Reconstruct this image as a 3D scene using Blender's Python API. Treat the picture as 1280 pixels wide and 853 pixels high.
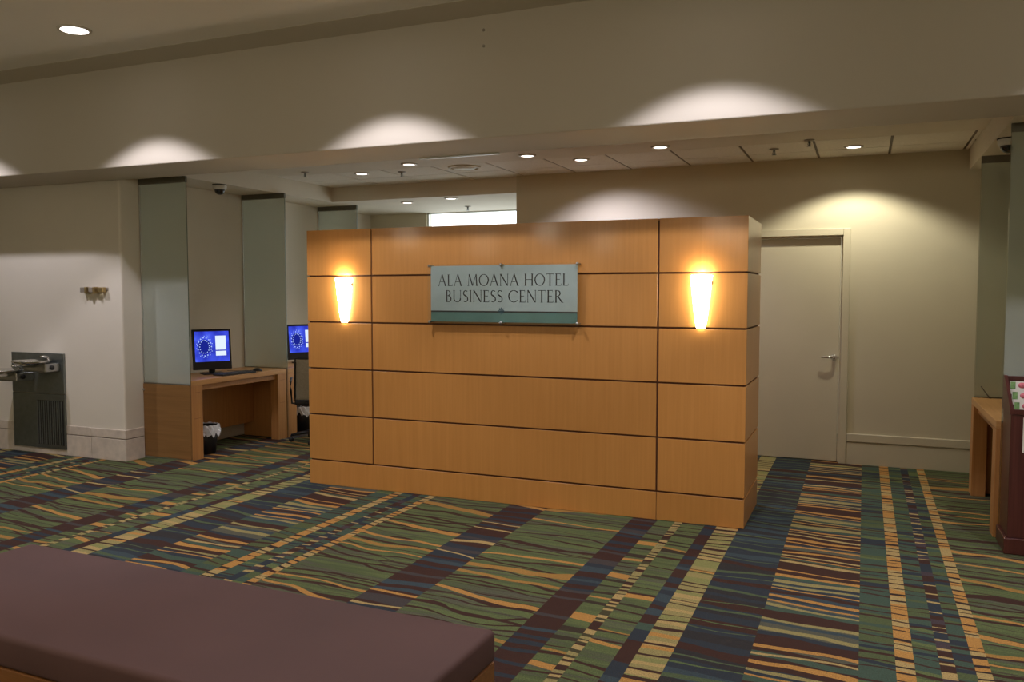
import bpy, bmesh, math, random
from mathutils import Vector, Matrix
R = math.radians
PI = math.pi
random.seed(7)
for o in list(bpy.data.objects): bpy.data.objects.remove(o)
S = bpy.context.scene
COL = S.collection

# ------------------------------------------------------------------ camera
cd = bpy.data.cameras.new('camera'); cam = bpy.data.objects.new('camera', cd); COL.objects.link(cam)
cam.location = (0, 0, 1.6)
cam.rotation_euler = (R(90 - 3.34), R(0.0), R(22.94))
cd.sensor_width = 36; cd.lens = 1039.0 / 1280 * 36
cd.clip_start = 0.05; cd.clip_end = 200
S.camera = cam

# ------------------------------------------------------------------ world (daylight, reaches the room only through the far window)
w = bpy.data.worlds.new('world'); S.world = w; w.use_nodes = True
w.node_tree.nodes['Background'].inputs[0].default_value = (0.93, 0.97, 1.0, 1)
w.node_tree.nodes['Background'].inputs[1].default_value = 2.6

# ------------------------------------------------------------------ exposure, light levels
S.view_settings.view_transform = 'Standard'
S.view_settings.look = 'None'
S.view_settings.gamma = 1.0
S.view_settings.use_curve_mapping = False
S.view_settings.exposure = 0.0
HALL_W = 110.0        # watts of each hall downlight
HALL_FILL_W = 28.0  # watts of each unseen downlight added as ambient fill
ALCOVE_W = 26.0
FILL_GLOBE_L = 17.0       # radiance of the unseen globes added to fill the hall
FILL_GLOBES = [(-6.5, 0.2), (-4.2, 0.2), (-1.9, -0.4), (0.4, -0.4), (3.4, -0.6), (-6.5, -2.6), (-4.2, -2.6), (-1.9, -2.6), (0.4, -2.6), (4.4, -2.6)]
SCONCE_W = 0.9
HALL_FILL_COL = (1.0, 0.92, 0.88)
HALL_SPOT = (0.97, 0.93, 1.05)
ALCOVE_COL = (1.0, 0.90, 0.80)

# ------------------------------------------------------------------ node helpers
MATS = {}
def newmat(name):
    m = bpy.data.materials.new(name); m.use_nodes = True
    nt = m.node_tree; nt.nodes.clear()
    out = nt.nodes.new('ShaderNodeOutputMaterial')
    MATS[name] = m
    return m, nt, out
def N(nt, t, **kw):
    n = nt.nodes.new(t)
    for k, v in kw.items(): setattr(n, k, v)
    return n
def math_(nt, op, a, b=None, c=None):
    n = nt.nodes.new('ShaderNodeMath'); n.operation = op
    for i, v in enumerate((a, b, c)):
        if v is None: continue
        if isinstance(v, (int, float)): n.inputs[i].default_value = v
        else: nt.links.new(v, n.inputs[i])
    return n.outputs[0]
def mixc(nt, fac, a, b):
    n = nt.nodes.new('ShaderNodeMix'); n.data_type = 'RGBA'
    for i, v in ((0, fac), (6, a), (7, b)):
        if isinstance(v, (int, float)): n.inputs[i].default_value = v
        elif isinstance(v, tuple): n.inputs[i].default_value = (*v[:3], 1)
        else: nt.links.new(v, n.inputs[i])
    return n.outputs[2]
def ramp(nt, fac, stops, mode='LINEAR'):
    n = nt.nodes.new('ShaderNodeValToRGB'); cr = n.color_ramp; cr.interpolation = mode
    while len(cr.elements) < len(stops): cr.elements.new(0.5)
    for e, (p, c) in zip(cr.elements, stops):
        e.position = p; e.color = (*c[:3], 1)
    nt.links.new(fac, n.inputs[0])
    return n.outputs[0]
def principled(nt, out, color, rough=0.6, metal=0.0, spec=0.5, bump=None, coat=0.0):
    b = nt.nodes.new('ShaderNodeBsdfPrincipled')
    if isinstance(color, tuple): b.inputs['Base Color'].default_value = (*color, 1)
    else: nt.links.new(color, b.inputs['Base Color'])
    if isinstance(rough, (int, float)): b.inputs['Roughness'].default_value = rough
    else: nt.links.new(rough, b.inputs['Roughness'])
    b.inputs['Metallic'].default_value = metal
    b.inputs['Specular IOR Level'].default_value = spec
    b.inputs['Coat Weight'].default_value = coat
    if bump is not None:
        bn = nt.nodes.new('ShaderNodeBump'); bn.inputs['Strength'].default_value = bump[1]; bn.inputs['Distance'].default_value = bump[2]
        nt.links.new(bump[0], bn.inputs['Height']); nt.links.new(bn.outputs[0], b.inputs['Normal'])
    nt.links.new(b.outputs[0], out.inputs[0])
    return b
def objcoord(nt, scale=(1, 1, 1), geom=False):
    if geom:
        g = nt.nodes.new('ShaderNodeNewGeometry'); src = g.outputs['Position']
    else:
        g = nt.nodes.new('ShaderNodeTexCoord'); src = g.outputs['Object']
    mp = nt.nodes.new('ShaderNodeMapping'); mp.inputs['Scale'].default_value = scale
    nt.links.new(src, mp.inputs[0])
    return mp.outputs[0]
def noise(nt, vec, scale=1.0, detail=2.0, rough=0.5, distort=0.0):
    n = nt.nodes.new('ShaderNodeTexNoise'); n.inputs['Scale'].default_value = scale
    n.inputs['Detail'].default_value = detail; n.inputs['Roughness'].default_value = rough; n.inputs['Distortion'].default_value = distort
    nt.links.new(vec, n.inputs['Vector'])
    return n.outputs[0]

def plain(name, color, rough=0.6, metal=0.0, spec=0.5, var=0.06, nscale=3.0, bump=0.0, bscale=120.0):
    m, nt, out = newmat(name)
    v = objcoord(nt)
    nn = noise(nt, v, nscale, 3)
    lo = tuple(c * (1 - var) for c in color); hi = tuple(min(1, c * (1 + var)) for c in color)
    c = ramp(nt, nn, [(0.3, lo), (0.7, hi)])
    bp = None
    if bump: bp = (noise(nt, v, bscale, 2), bump, 0.002)
    principled(nt, out, c, rough, metal, spec, bp)
    return m
def wood(name, a, b, c, axis='Z', rough=0.38, scale=1.0, spec=0.5, coat=0.0):
    m, nt, out = newmat(name)
    oi = nt.nodes.new('ShaderNodeObjectInfo')
    hi, lo = 55 * scale, 1.6 * scale
    sc = {'Z': (hi, hi, lo), 'X': (lo, hi, hi), 'Y': (hi, lo, hi)}[axis]
    v = objcoord(nt, sc, geom=True)
    ad = nt.nodes.new('ShaderNodeVectorMath'); ad.operation = 'ADD'
    sc2 = nt.nodes.new('ShaderNodeVectorMath'); sc2.operation = 'SCALE'; sc2.inputs[0].default_value = (31, 17, 9)
    nt.links.new(oi.outputs['Random'], sc2.inputs['Scale'])
    nt.links.new(v, ad.inputs[0]); nt.links.new(sc2.outputs[0], ad.inputs[1])
    n1 = noise(nt, ad.outputs[0], 1.0, 4, 0.6)
    col = ramp(nt, n1, [(0.32, a), (0.5, b), (0.68, c)])
    sc3 = {'Z': (4, 4, .5), 'X': (.5, 4, 4), 'Y': (4, .5, 4)}[axis]
    n2 = noise(nt, objcoord(nt, sc3, geom=True), 1.0, 2)
    dark = tuple(x * 0.9 for x in b)
    col = mixc(nt, math_(nt, 'MULTIPLY', n2, 0.35), col, dark)
    hs = nt.nodes.new('ShaderNodeHueSaturation')
    nt.links.new(col, hs.inputs['Color'])
    nt.links.new(math_(nt, 'ADD', math_(nt, 'MULTIPLY', oi.outputs['Random'], 0.10), 0.95), hs.inputs['Value'])
    pb = principled(nt, out, hs.outputs[0], rough, 0, spec, None, coat)
    pb.inputs['Coat Roughness'].default_value = 0.12
    return m
def emit(name, color, strength):
    m, nt, out = newmat(name)
    e = nt.nodes.new('ShaderNodeEmission'); e.inputs[0].default_value = (*color, 1); e.inputs[1].default_value = strength
    nt.links.new(e.outputs[0], out.inputs[0])
    return m
def glass(name, tint, refl=1.0, rough=0.02, haze=0.0, hazecol=(0.5, 0.55, 0.5)):
    m, nt, out = newmat(name)
    tr = nt.nodes.new('ShaderNodeBsdfTransparent'); tr.inputs[0].default_value = (*tint, 1)
    gl = nt.nodes.new('ShaderNodeBsdfGlossy'); gl.inputs['Roughness'].default_value = rough
    gl.inputs[0].default_value = (refl, refl, refl, 1)
    fr = nt.nodes.new('ShaderNodeFresnel')
    ge = nt.nodes.new('ShaderNodeNewGeometry')   # same reflectance on the entry and exit faces of the pane
    nt.links.new(math_(nt, 'SUBTRACT', 1.5, math_(nt, 'MULTIPLY', ge.outputs['Backfacing'], 1.5 - 1 / 1.5)), fr.inputs[0])
    base = tr.outputs[0]
    if haze:
        df = nt.nodes.new('ShaderNodeBsdfDiffuse'); df.inputs[0].default_value = (*hazecol, 1)
        mx0 = nt.nodes.new('ShaderNodeMixShader'); mx0.inputs[0].default_value = haze
        nt.links.new(tr.outputs[0], mx0.inputs[1]); nt.links.new(df.outputs[0], mx0.inputs[2]); base = mx0.outputs[0]
    mx = nt.nodes.new('ShaderNodeMixShader')
    nt.links.new(fr.outputs[0], mx.inputs[0]); nt.links.new(base, mx.inputs[1]); nt.links.new(gl.outputs[0], mx.inputs[2])
    nt.links.new(mx.outputs[0], out.inputs[0])
    return m

# ------------------------------------------------------------------ materials
WALLC = (0.58, 0.53, 0.40)
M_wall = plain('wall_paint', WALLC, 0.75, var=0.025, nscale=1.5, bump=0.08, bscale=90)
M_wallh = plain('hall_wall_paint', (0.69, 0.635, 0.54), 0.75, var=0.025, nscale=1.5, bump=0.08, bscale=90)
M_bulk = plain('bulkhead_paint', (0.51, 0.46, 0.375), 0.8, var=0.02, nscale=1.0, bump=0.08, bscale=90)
M_ceil = plain('ceiling_paint', (0.86, 0.83, 0.77), 0.85, var=0.02, nscale=1.0)
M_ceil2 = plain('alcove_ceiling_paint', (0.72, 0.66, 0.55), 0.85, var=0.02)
M_tile = plain('ceiling_tile_fibre', (0.78, 0.73, 0.64), 0.95, var=0.05, nscale=40, bump=0.3, bscale=200)
M_grid = plain('ceiling_grid_metal', (0.16, 0.13, 0.09), 0.6)
M_stone = plain('baseboard_stone', (0.60, 0.52, 0.44), 0.55, var=0.10, nscale=14)
M_grout = plain('stone_joint', (0.20, 0.16, 0.13), 0.9)
M_wood = wood('beech_panel', (0.530, 0.235, 0.056), (0.56, 0.252, 0.062), (0.59, 0.270, 0.069), 'Z', 0.34, coat=0.25)
M_groove = plain('groove_dark', (0.10, 0.035, 0.012), 0.7)
M_deskw = wood('desk_beech', (0.42, 0.185, 0.055), (0.48, 0.22, 0.07), (0.54, 0.26, 0.085), 'Z', 0.4)
M_deskt = wood('desk_top_beech', (0.48, 0.24, 0.085), (0.54, 0.28, 0.10), (0.60, 0.32, 0.12), 'Y', 0.32)
M_divw = wood('divider_oak', (0.19, 0.092, 0.027), (0.22, 0.108, 0.033), (0.25, 0.125, 0.04), 'X', 0.45)
M_benchw = wood('bench_base_wood', (0.17, 0.062, 0.018), (0.21, 0.082, 0.024), (0.25, 0.10, 0.03), 'X', 0.4)
M_mahog = wood('mahogany', (0.055, 0.014, 0.012), (0.075, 0.02, 0.016), (0.095, 0.028, 0.022), 'Z', 0.3)
M_black = plain('black_plastic', (0.012, 0.012, 0.014), 0.42)
M_blackm = plain('black_matte', (0.02, 0.02, 0.02), 0.7)
M_steel = plain('brushed_steel', (0.42, 0.42, 0.41), 0.30, 1.0, var=0.08, nscale=30)
M_dsteel = plain('dark_steel_panel', (0.23, 0.25, 0.24), 0.36, 0.85, var=0.08, nscale=20)
M_chrome = plain('chrome', (0.75, 0.75, 0.75), 0.12, 1.0, var=0.02)
M_alu = plain('aluminium', (0.55, 0.55, 0.52), 0.35, 1.0, var=0.04)
M_brass = plain('brass_bracket', (0.42, 0.31, 0.14), 0.4, 0.8)
M_greym = plain('grey_bracket', (0.34, 0.30, 0.25), 0.5, 0.4)
M_white = plain('white_plastic', (0.68, 0.66, 0.60), 0.5, var=0.02)
M_chan = plain('glass_channel', (0.14, 0.13, 0.10), 0.5, 0.5)
M_glass = glass('divider_glass', (0.84, 0.86, 0.82), 1.0, 0.02, 0.36, (0.56, 0.61, 0.56))
M_edge = plain('glass_edge', (0.12, 0.15, 0.11), 0.2)
M_pane = glass('window_glass', (0.95, 0.97, 0.96))
M_acryl = glass('clear_acrylic', (0.97, 0.98, 0.97), 1.0, 0.03)
M_dome = plain('smoked_dome', (0.012, 0.012, 0.013), 0.08, spec=0.8)
M_bag = plain('white_bin_liner', (0.62, 0.62, 0.64), 0.35, var=0.1, nscale=30)
M_door = plain('door_paint', (0.56, 0.51, 0.38), 0.5, var=0.02)
M_keys = plain('keyboard_keys', (0.05, 0.05, 0.055), 0.5)
M_mesh = plain('chair_mesh', (0.40, 0.37, 0.31), 0.7, var=0.1, nscale=60)
M_signbg = plain('sign_print', (0.41, 0.50, 0.50), 0.4, var=0.05, nscale=8)
M_teal = plain('sign_teal', (0.10, 0.22, 0.20), 0.4, var=0.1, nscale=8)
M_ink = plain('sign_ink', (0.018, 0.02, 0.025), 0.5)
M_emblem = plain('sign_emblem', (0.03, 0.085, 0.12), 0.5)
M_lens = emit('downlight_lens', (1.0, 0.95, 0.92), 9.0)
M_lens2 = emit('alcove_downlight_lens', (1.0, 0.93, 0.84), 5.0)
M_trimw = plain('downlight_trim', (0.62, 0.58, 0.52), 0.4)
M_paperw = plain('paper_white', (0.72, 0.70, 0.62), 0.7, var=0.03)
M_papergreen = plain('paper_green', (0.16, 0.30, 0.10), 0.6, var=0.4, nscale=40)
M_paperpink = plain('paper_pink', (0.70, 0.18, 0.22), 0.6, var=0.3, nscale=40)
M_spk = plain('diffuser_plastic', (0.62, 0.56, 0.40), 0.6)

M_fill_globe = emit('fill_globe', (1.0, 0.90, 0.70), FILL_GLOBE_L)  # glow of the added ambient fill globes
def sconce_mat():
    m, nt, out = newmat('sconce_glass')
    e = nt.nodes.new('ShaderNodeEmission'); e.inputs[0].default_value = (1.0, 0.87, 0.66, 1); e.inputs[1].default_value = 28
    b = nt.nodes.new('ShaderNodeBsdfDiffuse'); b.inputs[0].default_value = (0.85, 0.8, 0.7, 1)
    a = nt.nodes.new('ShaderNodeAddShader')
    nt.links.new(e.outputs[0], a.inputs[0]); nt.links.new(b.outputs[0], a.inputs[1]); nt.links.new(a.outputs[0], out.inputs[0])
    return m
M_sconce = sconce_mat()
def cushion_mat():
    m, nt, out = newmat('cushion_fabric')
    v = objcoord(nt)
    n1 = noise(nt, v, 2.2, 3)
    n2 = noise(nt, objcoord(nt, (900, 900, 900)), 1, 0)
    c = ramp(nt, n1, [(0.3, (0.082, 0.041, 0.037)), (0.7, (0.097, 0.048, 0.043))])
    big = noise(nt, objcoord(nt, (1.2, 5, 3)), 1.0, 2)
    hsum = math_(nt, 'ADD', math_(nt, 'MULTIPLY', n2, 0.1), big)
    principled(nt, out, c, 0.72, 0, 0.3, (hsum, 0.25, 0.02))
    return m
M_cush = cushion_mat()
def screen_mat():
    m, nt, out = newmat('screen_blue')
    v = objcoord(nt, (6, 6, 6))
    n1 = noise(nt, v, 1.0, 3)
    c = ramp(nt, n1, [(0.3, (0.02, 0.03, 0.45)), (0.55, (0.06, 0.10, 0.85)), (0.75, (0.20, 0.32, 1.0))])
    e = nt.nodes.new('ShaderNodeEmission'); e.inputs[1].default_value = 0.95
    nt.links.new(c, e.inputs[0]); nt.links.new(e.outputs[0], out.inputs[0])
    return m
M_screen = screen_mat()
M_scrw = emit('screen_white', (0.78, 0.90, 1.0), 1.0)
M_scrd = emit('screen_dots', (0.45, 0.60, 1.0), 1.0)
M_scrdk = emit('screen_dark_blue', (0.012, 0.02, 0.30), 0.9)

# ---- carpet: bands across X, streaks along X inside each band
BAND_T = [0.000, 0.060, 0.135, 0.195, 0.295, 0.370, 0.517, 0.960, 1.280, 1.425, 1.505, 1.660, 1.712, 1.833, 2.010, 2.660, 2.955]
CARPET_P, CARPET_X = 3.592, 0.53
def carpet_mat(idx):
    m, nt, out = newmat('carpet_band')
    g = nt.nodes.new('ShaderNodeNewGeometry')
    sp = nt.nodes.new('ShaderNodeSeparateXYZ'); nt.links.new(g.outputs['Position'], sp.inputs[0])
    X, Y = sp.outputs[0], sp.outputs[1]
    P = 3.592
    t = math_(nt, 'MODULO', math_(nt, 'ADD', math_(nt, 'SUBTRACT', 0.53, X), 20 * P), P)
    # slow wander so the streaks bend a little
    def nz(sx, sy, seed, detail=0.0, slope=0.0):
        cx = math_(nt, 'MULTIPLY', X, sx)
        cy = math_(nt, 'MULTIPLY', math_(nt, 'ADD', Y, math_(nt, 'MULTIPLY', X, slope)), sy)
        cb = nt.nodes.new('ShaderNodeCombineXYZ'); cb.inputs[2].default_value = seed
        nt.links.new(cx, cb.inputs[0]); nt.links.new(cy, cb.inputs[1])
        return noise(nt, cb.outputs[0], 1.0, detail)
    def line(n, lvl, half):
        return math_(nt, 'LESS_THAN', math_(nt, 'ABSOLUTE', math_(nt, 'SUBTRACT', n, lvl)), half)
    BROWN = (0.055, 0.022, 0.018); NAVY = (0.030, 0.040, 0.055); BLUE = (0.045, 0.070, 0.085)
    GREEN = (0.128, 0.165, 0.062); GREEN2 = (0.092, 0.120, 0.050); GREY = (0.105, 0.105, 0.075); LIME = (0.19, 0.26, 0.075)
    TEAL = (0.060, 0.100, 0.072); ORANGE = (0.52, 0.265, 0.070); TAN = (0.48, 0.345, 0.135); SAND = (0.34, 0.285, 0.11)
    def wn(v, seed):
        n = nt.nodes.new('ShaderNodeTexWhiteNoise'); n.noise_dimensions = '2D'
        cb = nt.nodes.new('ShaderNodeCombineXYZ'); cb.inputs[1].default_value = seed * 1.37 + 0.11
        nt.links.new(v, cb.inputs[0]); nt.links.new(cb.outputs[0], n.inputs['Vector'])
        return n.outputs['Value']
    def cells(seed, freq, slope=0.07, wob=0.12):
        wv = math_(nt, 'MULTIPLY', math_(nt, 'SUBTRACT', nz(2.4, 2.6, seed * 2.3, 1.0), 0.5), wob)
        yy = math_(nt, 'ADD', math_(nt, 'ADD', Y, math_(nt, 'MULTIPLY', X, slope)), wv)
        # stretch so that cells differ in depth
        yy = math_(nt, 'ADD', yy, math_(nt, 'MULTIPLY', math_(nt, 'SINE', math_(nt, 'ADD', math_(nt, 'MULTIPLY', yy, freq * 1.9), seed)), 0.22 / freq))
        v = math_(nt, 'ADD', math_(nt, 'MULTIPLY', yy, freq), 100 + seed * 3.7)
        return math_(nt, 'FLOOR', v), math_(nt, 'FRACT', v)
    def tone(seed, freq, stops, **kw):
        c, f = cells(seed, freq * 1.5, **kw)
        return ramp(nt, wn(c, seed), stops, 'CONSTANT')
    def lines(base, seed, freq, th, p, cols, tc, slant=0.8, **kw):
        c, f = cells(seed, freq, **kw)
        r1, r2, r3, r4 = (wn(c, seed + k * 0.31) for k in (1, 2, 3, 4))
        dt = math_(nt, 'SUBTRACT', t, tc)
        cen = math_(nt, 'ADD', math_(nt, 'ADD', 0.5, math_(nt, 'MULTIPLY', math_(nt, 'SUBTRACT', r2, 0.5), 0.3)), math_(nt, 'MULTIPLY', math_(nt, 'MULTIPLY', math_(nt, 'SUBTRACT', r3, 0.5), slant), dt))
        tap = math_(nt, 'ADD', 0.35, math_(nt, 'MULTIPLY', nz(2.2, freq * 0.8, seed * 1.9), 1.3))
        half = math_(nt, 'MULTIPLY', math_(nt, 'MULTIPLY', math_(nt, 'ADD', 0.55, math_(nt, 'MULTIPLY', r4, 0.9)), th * 0.5), tap)
        m_ = math_(nt, 'MULTIPLY', math_(nt, 'LESS_THAN', math_(nt, 'ABSOLUTE', math_(nt, 'SUBTRACT', f, cen)), half), math_(nt, 'LESS_THAN', r1, p))
        if len(cols) == 1: lc = cols[0]
        else: lc = ramp(nt, r4, [(i / len(cols), cc) for i, cc in enumerate(cols)], 'CONSTANT')
        return mixc(nt, m_, base, lc)
    def greenbase(seed):
        return ramp(nt, nz(0.45, 9, seed, 2.0, 0.06), [(0.34, GREEN2), (0.44, GREEN), (0.52, GREEN2), (0.57, GREY), (0.63, GREEN)])
    def greenwide(seed, tc):
        c = lines(greenbase(seed), seed + 1, 9.0, 0.22, 0.92, [BROWN], tc, 1.2, wob=0.20)
        c = lines(c, seed + 2, 13.0, 0.16, 0.75, [(0.075, 0.06, 0.04), BROWN], tc, 1.2, wob=0.16)
        return lines(c, seed + 3, 5.2, 0.20, 0.75, [ORANGE, OCHRE], tc, 1.4, slope=0.10, wob=0.17)
    OCHRE = (0.40, 0.215, 0.055)
    DK = [(0, BROWN), (0.40, NAVY), (0.62, BROWN), (0.78, BLUE), (0.88, (0.065, 0.055, 0.055))]
    TG = [(0, TEAL), (0.35, GREEN2), (0.6, NAVY), (0.72, TEAL), (0.9, GREEN)]
    def teal(seed, tc): return lines(tone(seed, 16, TG), seed + 1, 11, 0.20, 0.8, [BROWN], tc)
    def dashes(seed, tc, cols, freq=13, th=0.24): return lines(tone(seed, 9, [(0, cols[0]), (0.55, cols[1])]), seed + 1, freq, th, 0.9, [BROWN, (0.035, 0.02, 0.02)], tc, 0.6)
    def jgreen(seed, tc):
        c = lines(greenbase(seed), seed + 1, 8.5, 0.24, 0.85, [BROWN, (0.05, 0.035, 0.025)], tc, 1.0)
        return lines(c, seed + 2, 4.5, 0.16, 0.5, [OCHRE, ORANGE], tc)
    def Fb():
      Fb = tone(7.0, 15, [(0, BROWN), (0.34, BLUE), (0.50, NAVY), (0.66, GREY), (0.76, TEAL), (0.84, BROWN)], slope=0.08)
      return lines(Fb, 7.5, 12, 0.36, 0.80, [ORANGE, TAN, ORANGE, SAND], 0.74, 0.9, slope=0.09)
    def Gb():
      Gb = tone(8.0, 11, [(0, NAVY), (0.40, (0.032, 0.030, 0.034)), (0.62, BROWN), (0.80, BLUE)])
      return lines(Gb, 8.5, 9, 0.14, 0.85, [(0.105, 0.15, 0.06), (0.085, 0.12, 0.06)], 1.12, 1.0)
    def Hb():
      Hb = tone(9.0, 14, [(0, TAN), (0.30, SAND), (0.55, (0.27, 0.27, 0.095)), (0.78, SAND), (0.92, ORANGE)])
      return lines(Hb, 9.5, 13, 0.28, 0.75, [BROWN], 1.35, 1.2)
    Mb = lambda: lines(tone(22.0, 15, DK), 22.5, 4.2, 0.14, 0.7, [TAN, ORANGE], 2.81, 1.5)
    bands = [
        lambda: dashes(1.0, .03, (TAN, ORANGE), 14),
        lambda: teal(2.0, .1),
        lambda: lines(tone(3.0, 9, [(0, BROWN), (0.4, NAVY), (0.8, (0.07, 0.05, 0.06))]), 3.5, 11, 0.26, 0.75, [TAN], .165, 0.5),
        lambda: teal(4.0, .245),
        lambda: dashes(5.0, .33, (ORANGE, TAN), 13),
        lambda: teal(6.0, .44),
        Fb, Gb, Hb,
        lambda: tone(10.0, 10, [(0, BROWN), (0.5, NAVY), (0.78, BLUE), (0.9, TEAL)]),
        lambda: jgreen(11.0, 1.58),
        lambda: lines(tone(12.0, 9, [(0, BROWN), (0.7, (0.07, 0.06, 0.03))]), 12.5, 15, 0.62, 0.92, [TAN, SAND], 1.69, 0.3),
        lambda: jgreen(13.0, 1.77),
        lambda: tone(14.0, 16, DK),
        lambda: greenwide(15.0, 2.33),
        Mb,
        lambda: greenwide(25.0, 3.27),
    ]
    c = bands[idx]()
    fine = noise(nt, objcoord(nt, (170, 170, 170), geom=True), 1.0, 1)
    c = mixc(nt, ramp(nt, fine, [(0.30, (0.0,) * 3), (0.70, (0.55,) * 3)]), c, (0.030, 0.028, 0.018))
    principled(nt, out, c, 0.95, 0, 0.12, (fine, 0.5, 0.004))
    return m
M_carpet = [carpet_mat(i) for i in range(len(BAND_T))]

# ------------------------------------------------------------------ mesh helpers
class MB:
    def __init__(s): s.bm = bmesh.new()
    def box(s, x0, x1, y0, y1, z0, z1, bev=0.0, seg=2, rot=None):
        b = bmesh.new()
        bmesh.ops.create_cube(b, size=1)
        for v in b.verts:
            v.co = Vector(((x0 + x1) / 2 + v.co.x * (x1 - x0), (y0 + y1) / 2 + v.co.y * (y1 - y0), (z0 + z1) / 2 + v.co.z * (z1 - z0)))
        if bev: bmesh.ops.bevel(b, geom=b.edges[:] , offset=bev, segments=seg, profile=0.5, affect='EDGES')
        s.merge(b, rot); return s
    def merge(s, b, mat=None):
        me = bpy.data.meshes.new('tmp'); b.to_mesh(me); b.free()
        if mat is not None: me.transform(mat)
        s.bm.from_mesh(me); bpy.data.meshes.remove(me)
    def lathe(s, prof, seg=32, a0=0.0, a1=2 * PI, mat=None, sx=1.0, sy=1.0):
        b = bmesh.new(); full = abs(a1 - a0 - 2 * PI) < 1e-6
        n = seg if full else seg + 1
        rings = []
        for r, z in prof:
            rings.append([b.verts.new((r * math.cos(a0 + (a1 - a0) * i / seg) * sx, r * math.sin(a0 + (a1 - a0) * i / seg) * sy, z)) for i in range(n)])
        for k in range(len(prof) - 1):
            for i in range(seg):
                j = (i + 1) % n
                b.faces.new((rings[k][i], rings[k][j], rings[k + 1][j], rings[k + 1][i]))
        if full and prof[0] != prof[-1]:
            if prof[0][0] > 1e-6: b.faces.new(list(reversed(rings[0])))
            if prof[-1][0] > 1e-6: b.faces.new(rings[-1])
        bmesh.ops.remove_doubles(b, verts=b.verts, dist=1e-6)
        bmesh.ops.recalc_face_normals(b, faces=b.faces)
        for f in b.faces: f.smooth = True
        s.merge(b, mat); return s
    def tube(s, pts, r, seg=10, cap=True):
        b = bmesh.new(); pts = [Vector(p) for p in pts]; rings = []
        for i, p in enumerate(pts):
            d = (pts[min(i + 1, len(pts) - 1)] - pts[max(i - 1, 0)]).normalized()
            u = d.cross(Vector((0, 0, 1)))
            if u.length < 1e-3: u = d.cross(Vector((0, 1, 0)))
            u.normalize(); v = d.cross(u)
            rr = r[i] if isinstance(r, (list, tuple)) else r
            rings.append([b.verts.new(p + (u * math.cos(2 * PI * k / seg) + v * math.sin(2 * PI * k / seg)) * rr) for k in range(seg)])
        for i in range(len(pts) - 1):
            for k in range(seg):
                b.faces.new((rings[i][k], rings[i][(k + 1) % seg], rings[i + 1][(k + 1) % seg], rings[i + 1][k]))
        if cap: b.faces.new(rings[0]); b.faces.new(rings[-1])
        bmesh.ops.recalc_face_normals(b, faces=b.faces)
        for f in b.faces: f.smooth = True
        s.merge(b); return s
    def poly(s, pts, thick=None):
        b = bmesh.new(); vs = [b.verts.new(p) for p in pts]; f = b.faces.new(vs)
        if thick is not None:
            r = bmesh.ops.extrude_face_region(b, geom=[f])
            for v in r['geom']:
                if isinstance(v, bmesh.types.BMVert): v.co += Vector(thick)
            bmesh.ops.recalc_face_normals(b, faces=b.faces)
        s.merge(b); return s
    def build(s, name, mat, parent=None, label=None, cat=None, group=None, kind=None, loc=None, smooth_angle=None):
        me = bpy.data.meshes.new(name); s.bm.to_mesh(me); s.bm.free()
        me.materials.append(mat)
        return link(name, me, parent, label, cat, group, kind, loc)
def link(name, me, parent=None, label=None, cat=None, group=None, kind=None, loc=None):
    o = bpy.data.objects.new(name, me); COL.objects.link(o)
    if parent is not None: o.parent = parent
    if loc is not None: o.location = loc
    tag(o, label, cat, group, kind)
    return o
def tag(o, label=None, cat=None, group=None, kind=None):
    if label: o['label'] = label
    if cat: o['category'] = cat
    if group: o['group'] = group
    if kind: o['kind'] = kind
    return o
def thing(name, loc, label, cat, group=None, rz=0.0, kind=None):
    o = bpy.data.objects.new(name, None); COL.objects.link(o)
    o.empty_display_size = 0.1
    o.location = loc; o.rotation_euler = (0, 0, rz)
    return tag(o, label, cat, group, kind)
def copy_tree(o, parent=None):
    c = o.copy(); COL.objects.link(c)
    if parent is not None: c.parent = parent
    for ch in [x for x in bpy.data.objects if x.parent == o]: copy_tree(ch, c)
    return c
def box(name, mat, dims, parent=None, bev=0.0, seg=2, **kw):
    return MB().box(*dims, bev=bev, seg=seg).build(name, mat, parent, **kw)

# ------------------------------------------------------------------ key dimensions (metres)
ZS = 2.64      # underside of the bulkhead
YF, YBK = 5.15, 5.74   # bulkhead front and back
ZH = 3.50      # hall ceiling
ZC = 2.85      # alcove ceiling
ZL = 2.68      # lowered alcove soffits
XL, XR = -6.41, 1.40   # alcove side walls
YB = 8.32      # wall behind the partition
YLW = 5.76     # wall carrying the fountain
YFAR = 10.05
HX0, HX1, HY0 = -11.0, 6.0, -5.0   # hall extents

def struct(name, mat, dims, bev=0.0, label=None, parent=None):
    return box(name, mat, dims, parent, bev, label=label, kind='structure')

# ------------------------------------------------------------------ shell
fl = struct('floor', M_grid, (HX0, HX1, HY0, 10.3, -0.12, -0.006), label='striped green, navy and orange patterned carpet')
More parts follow.
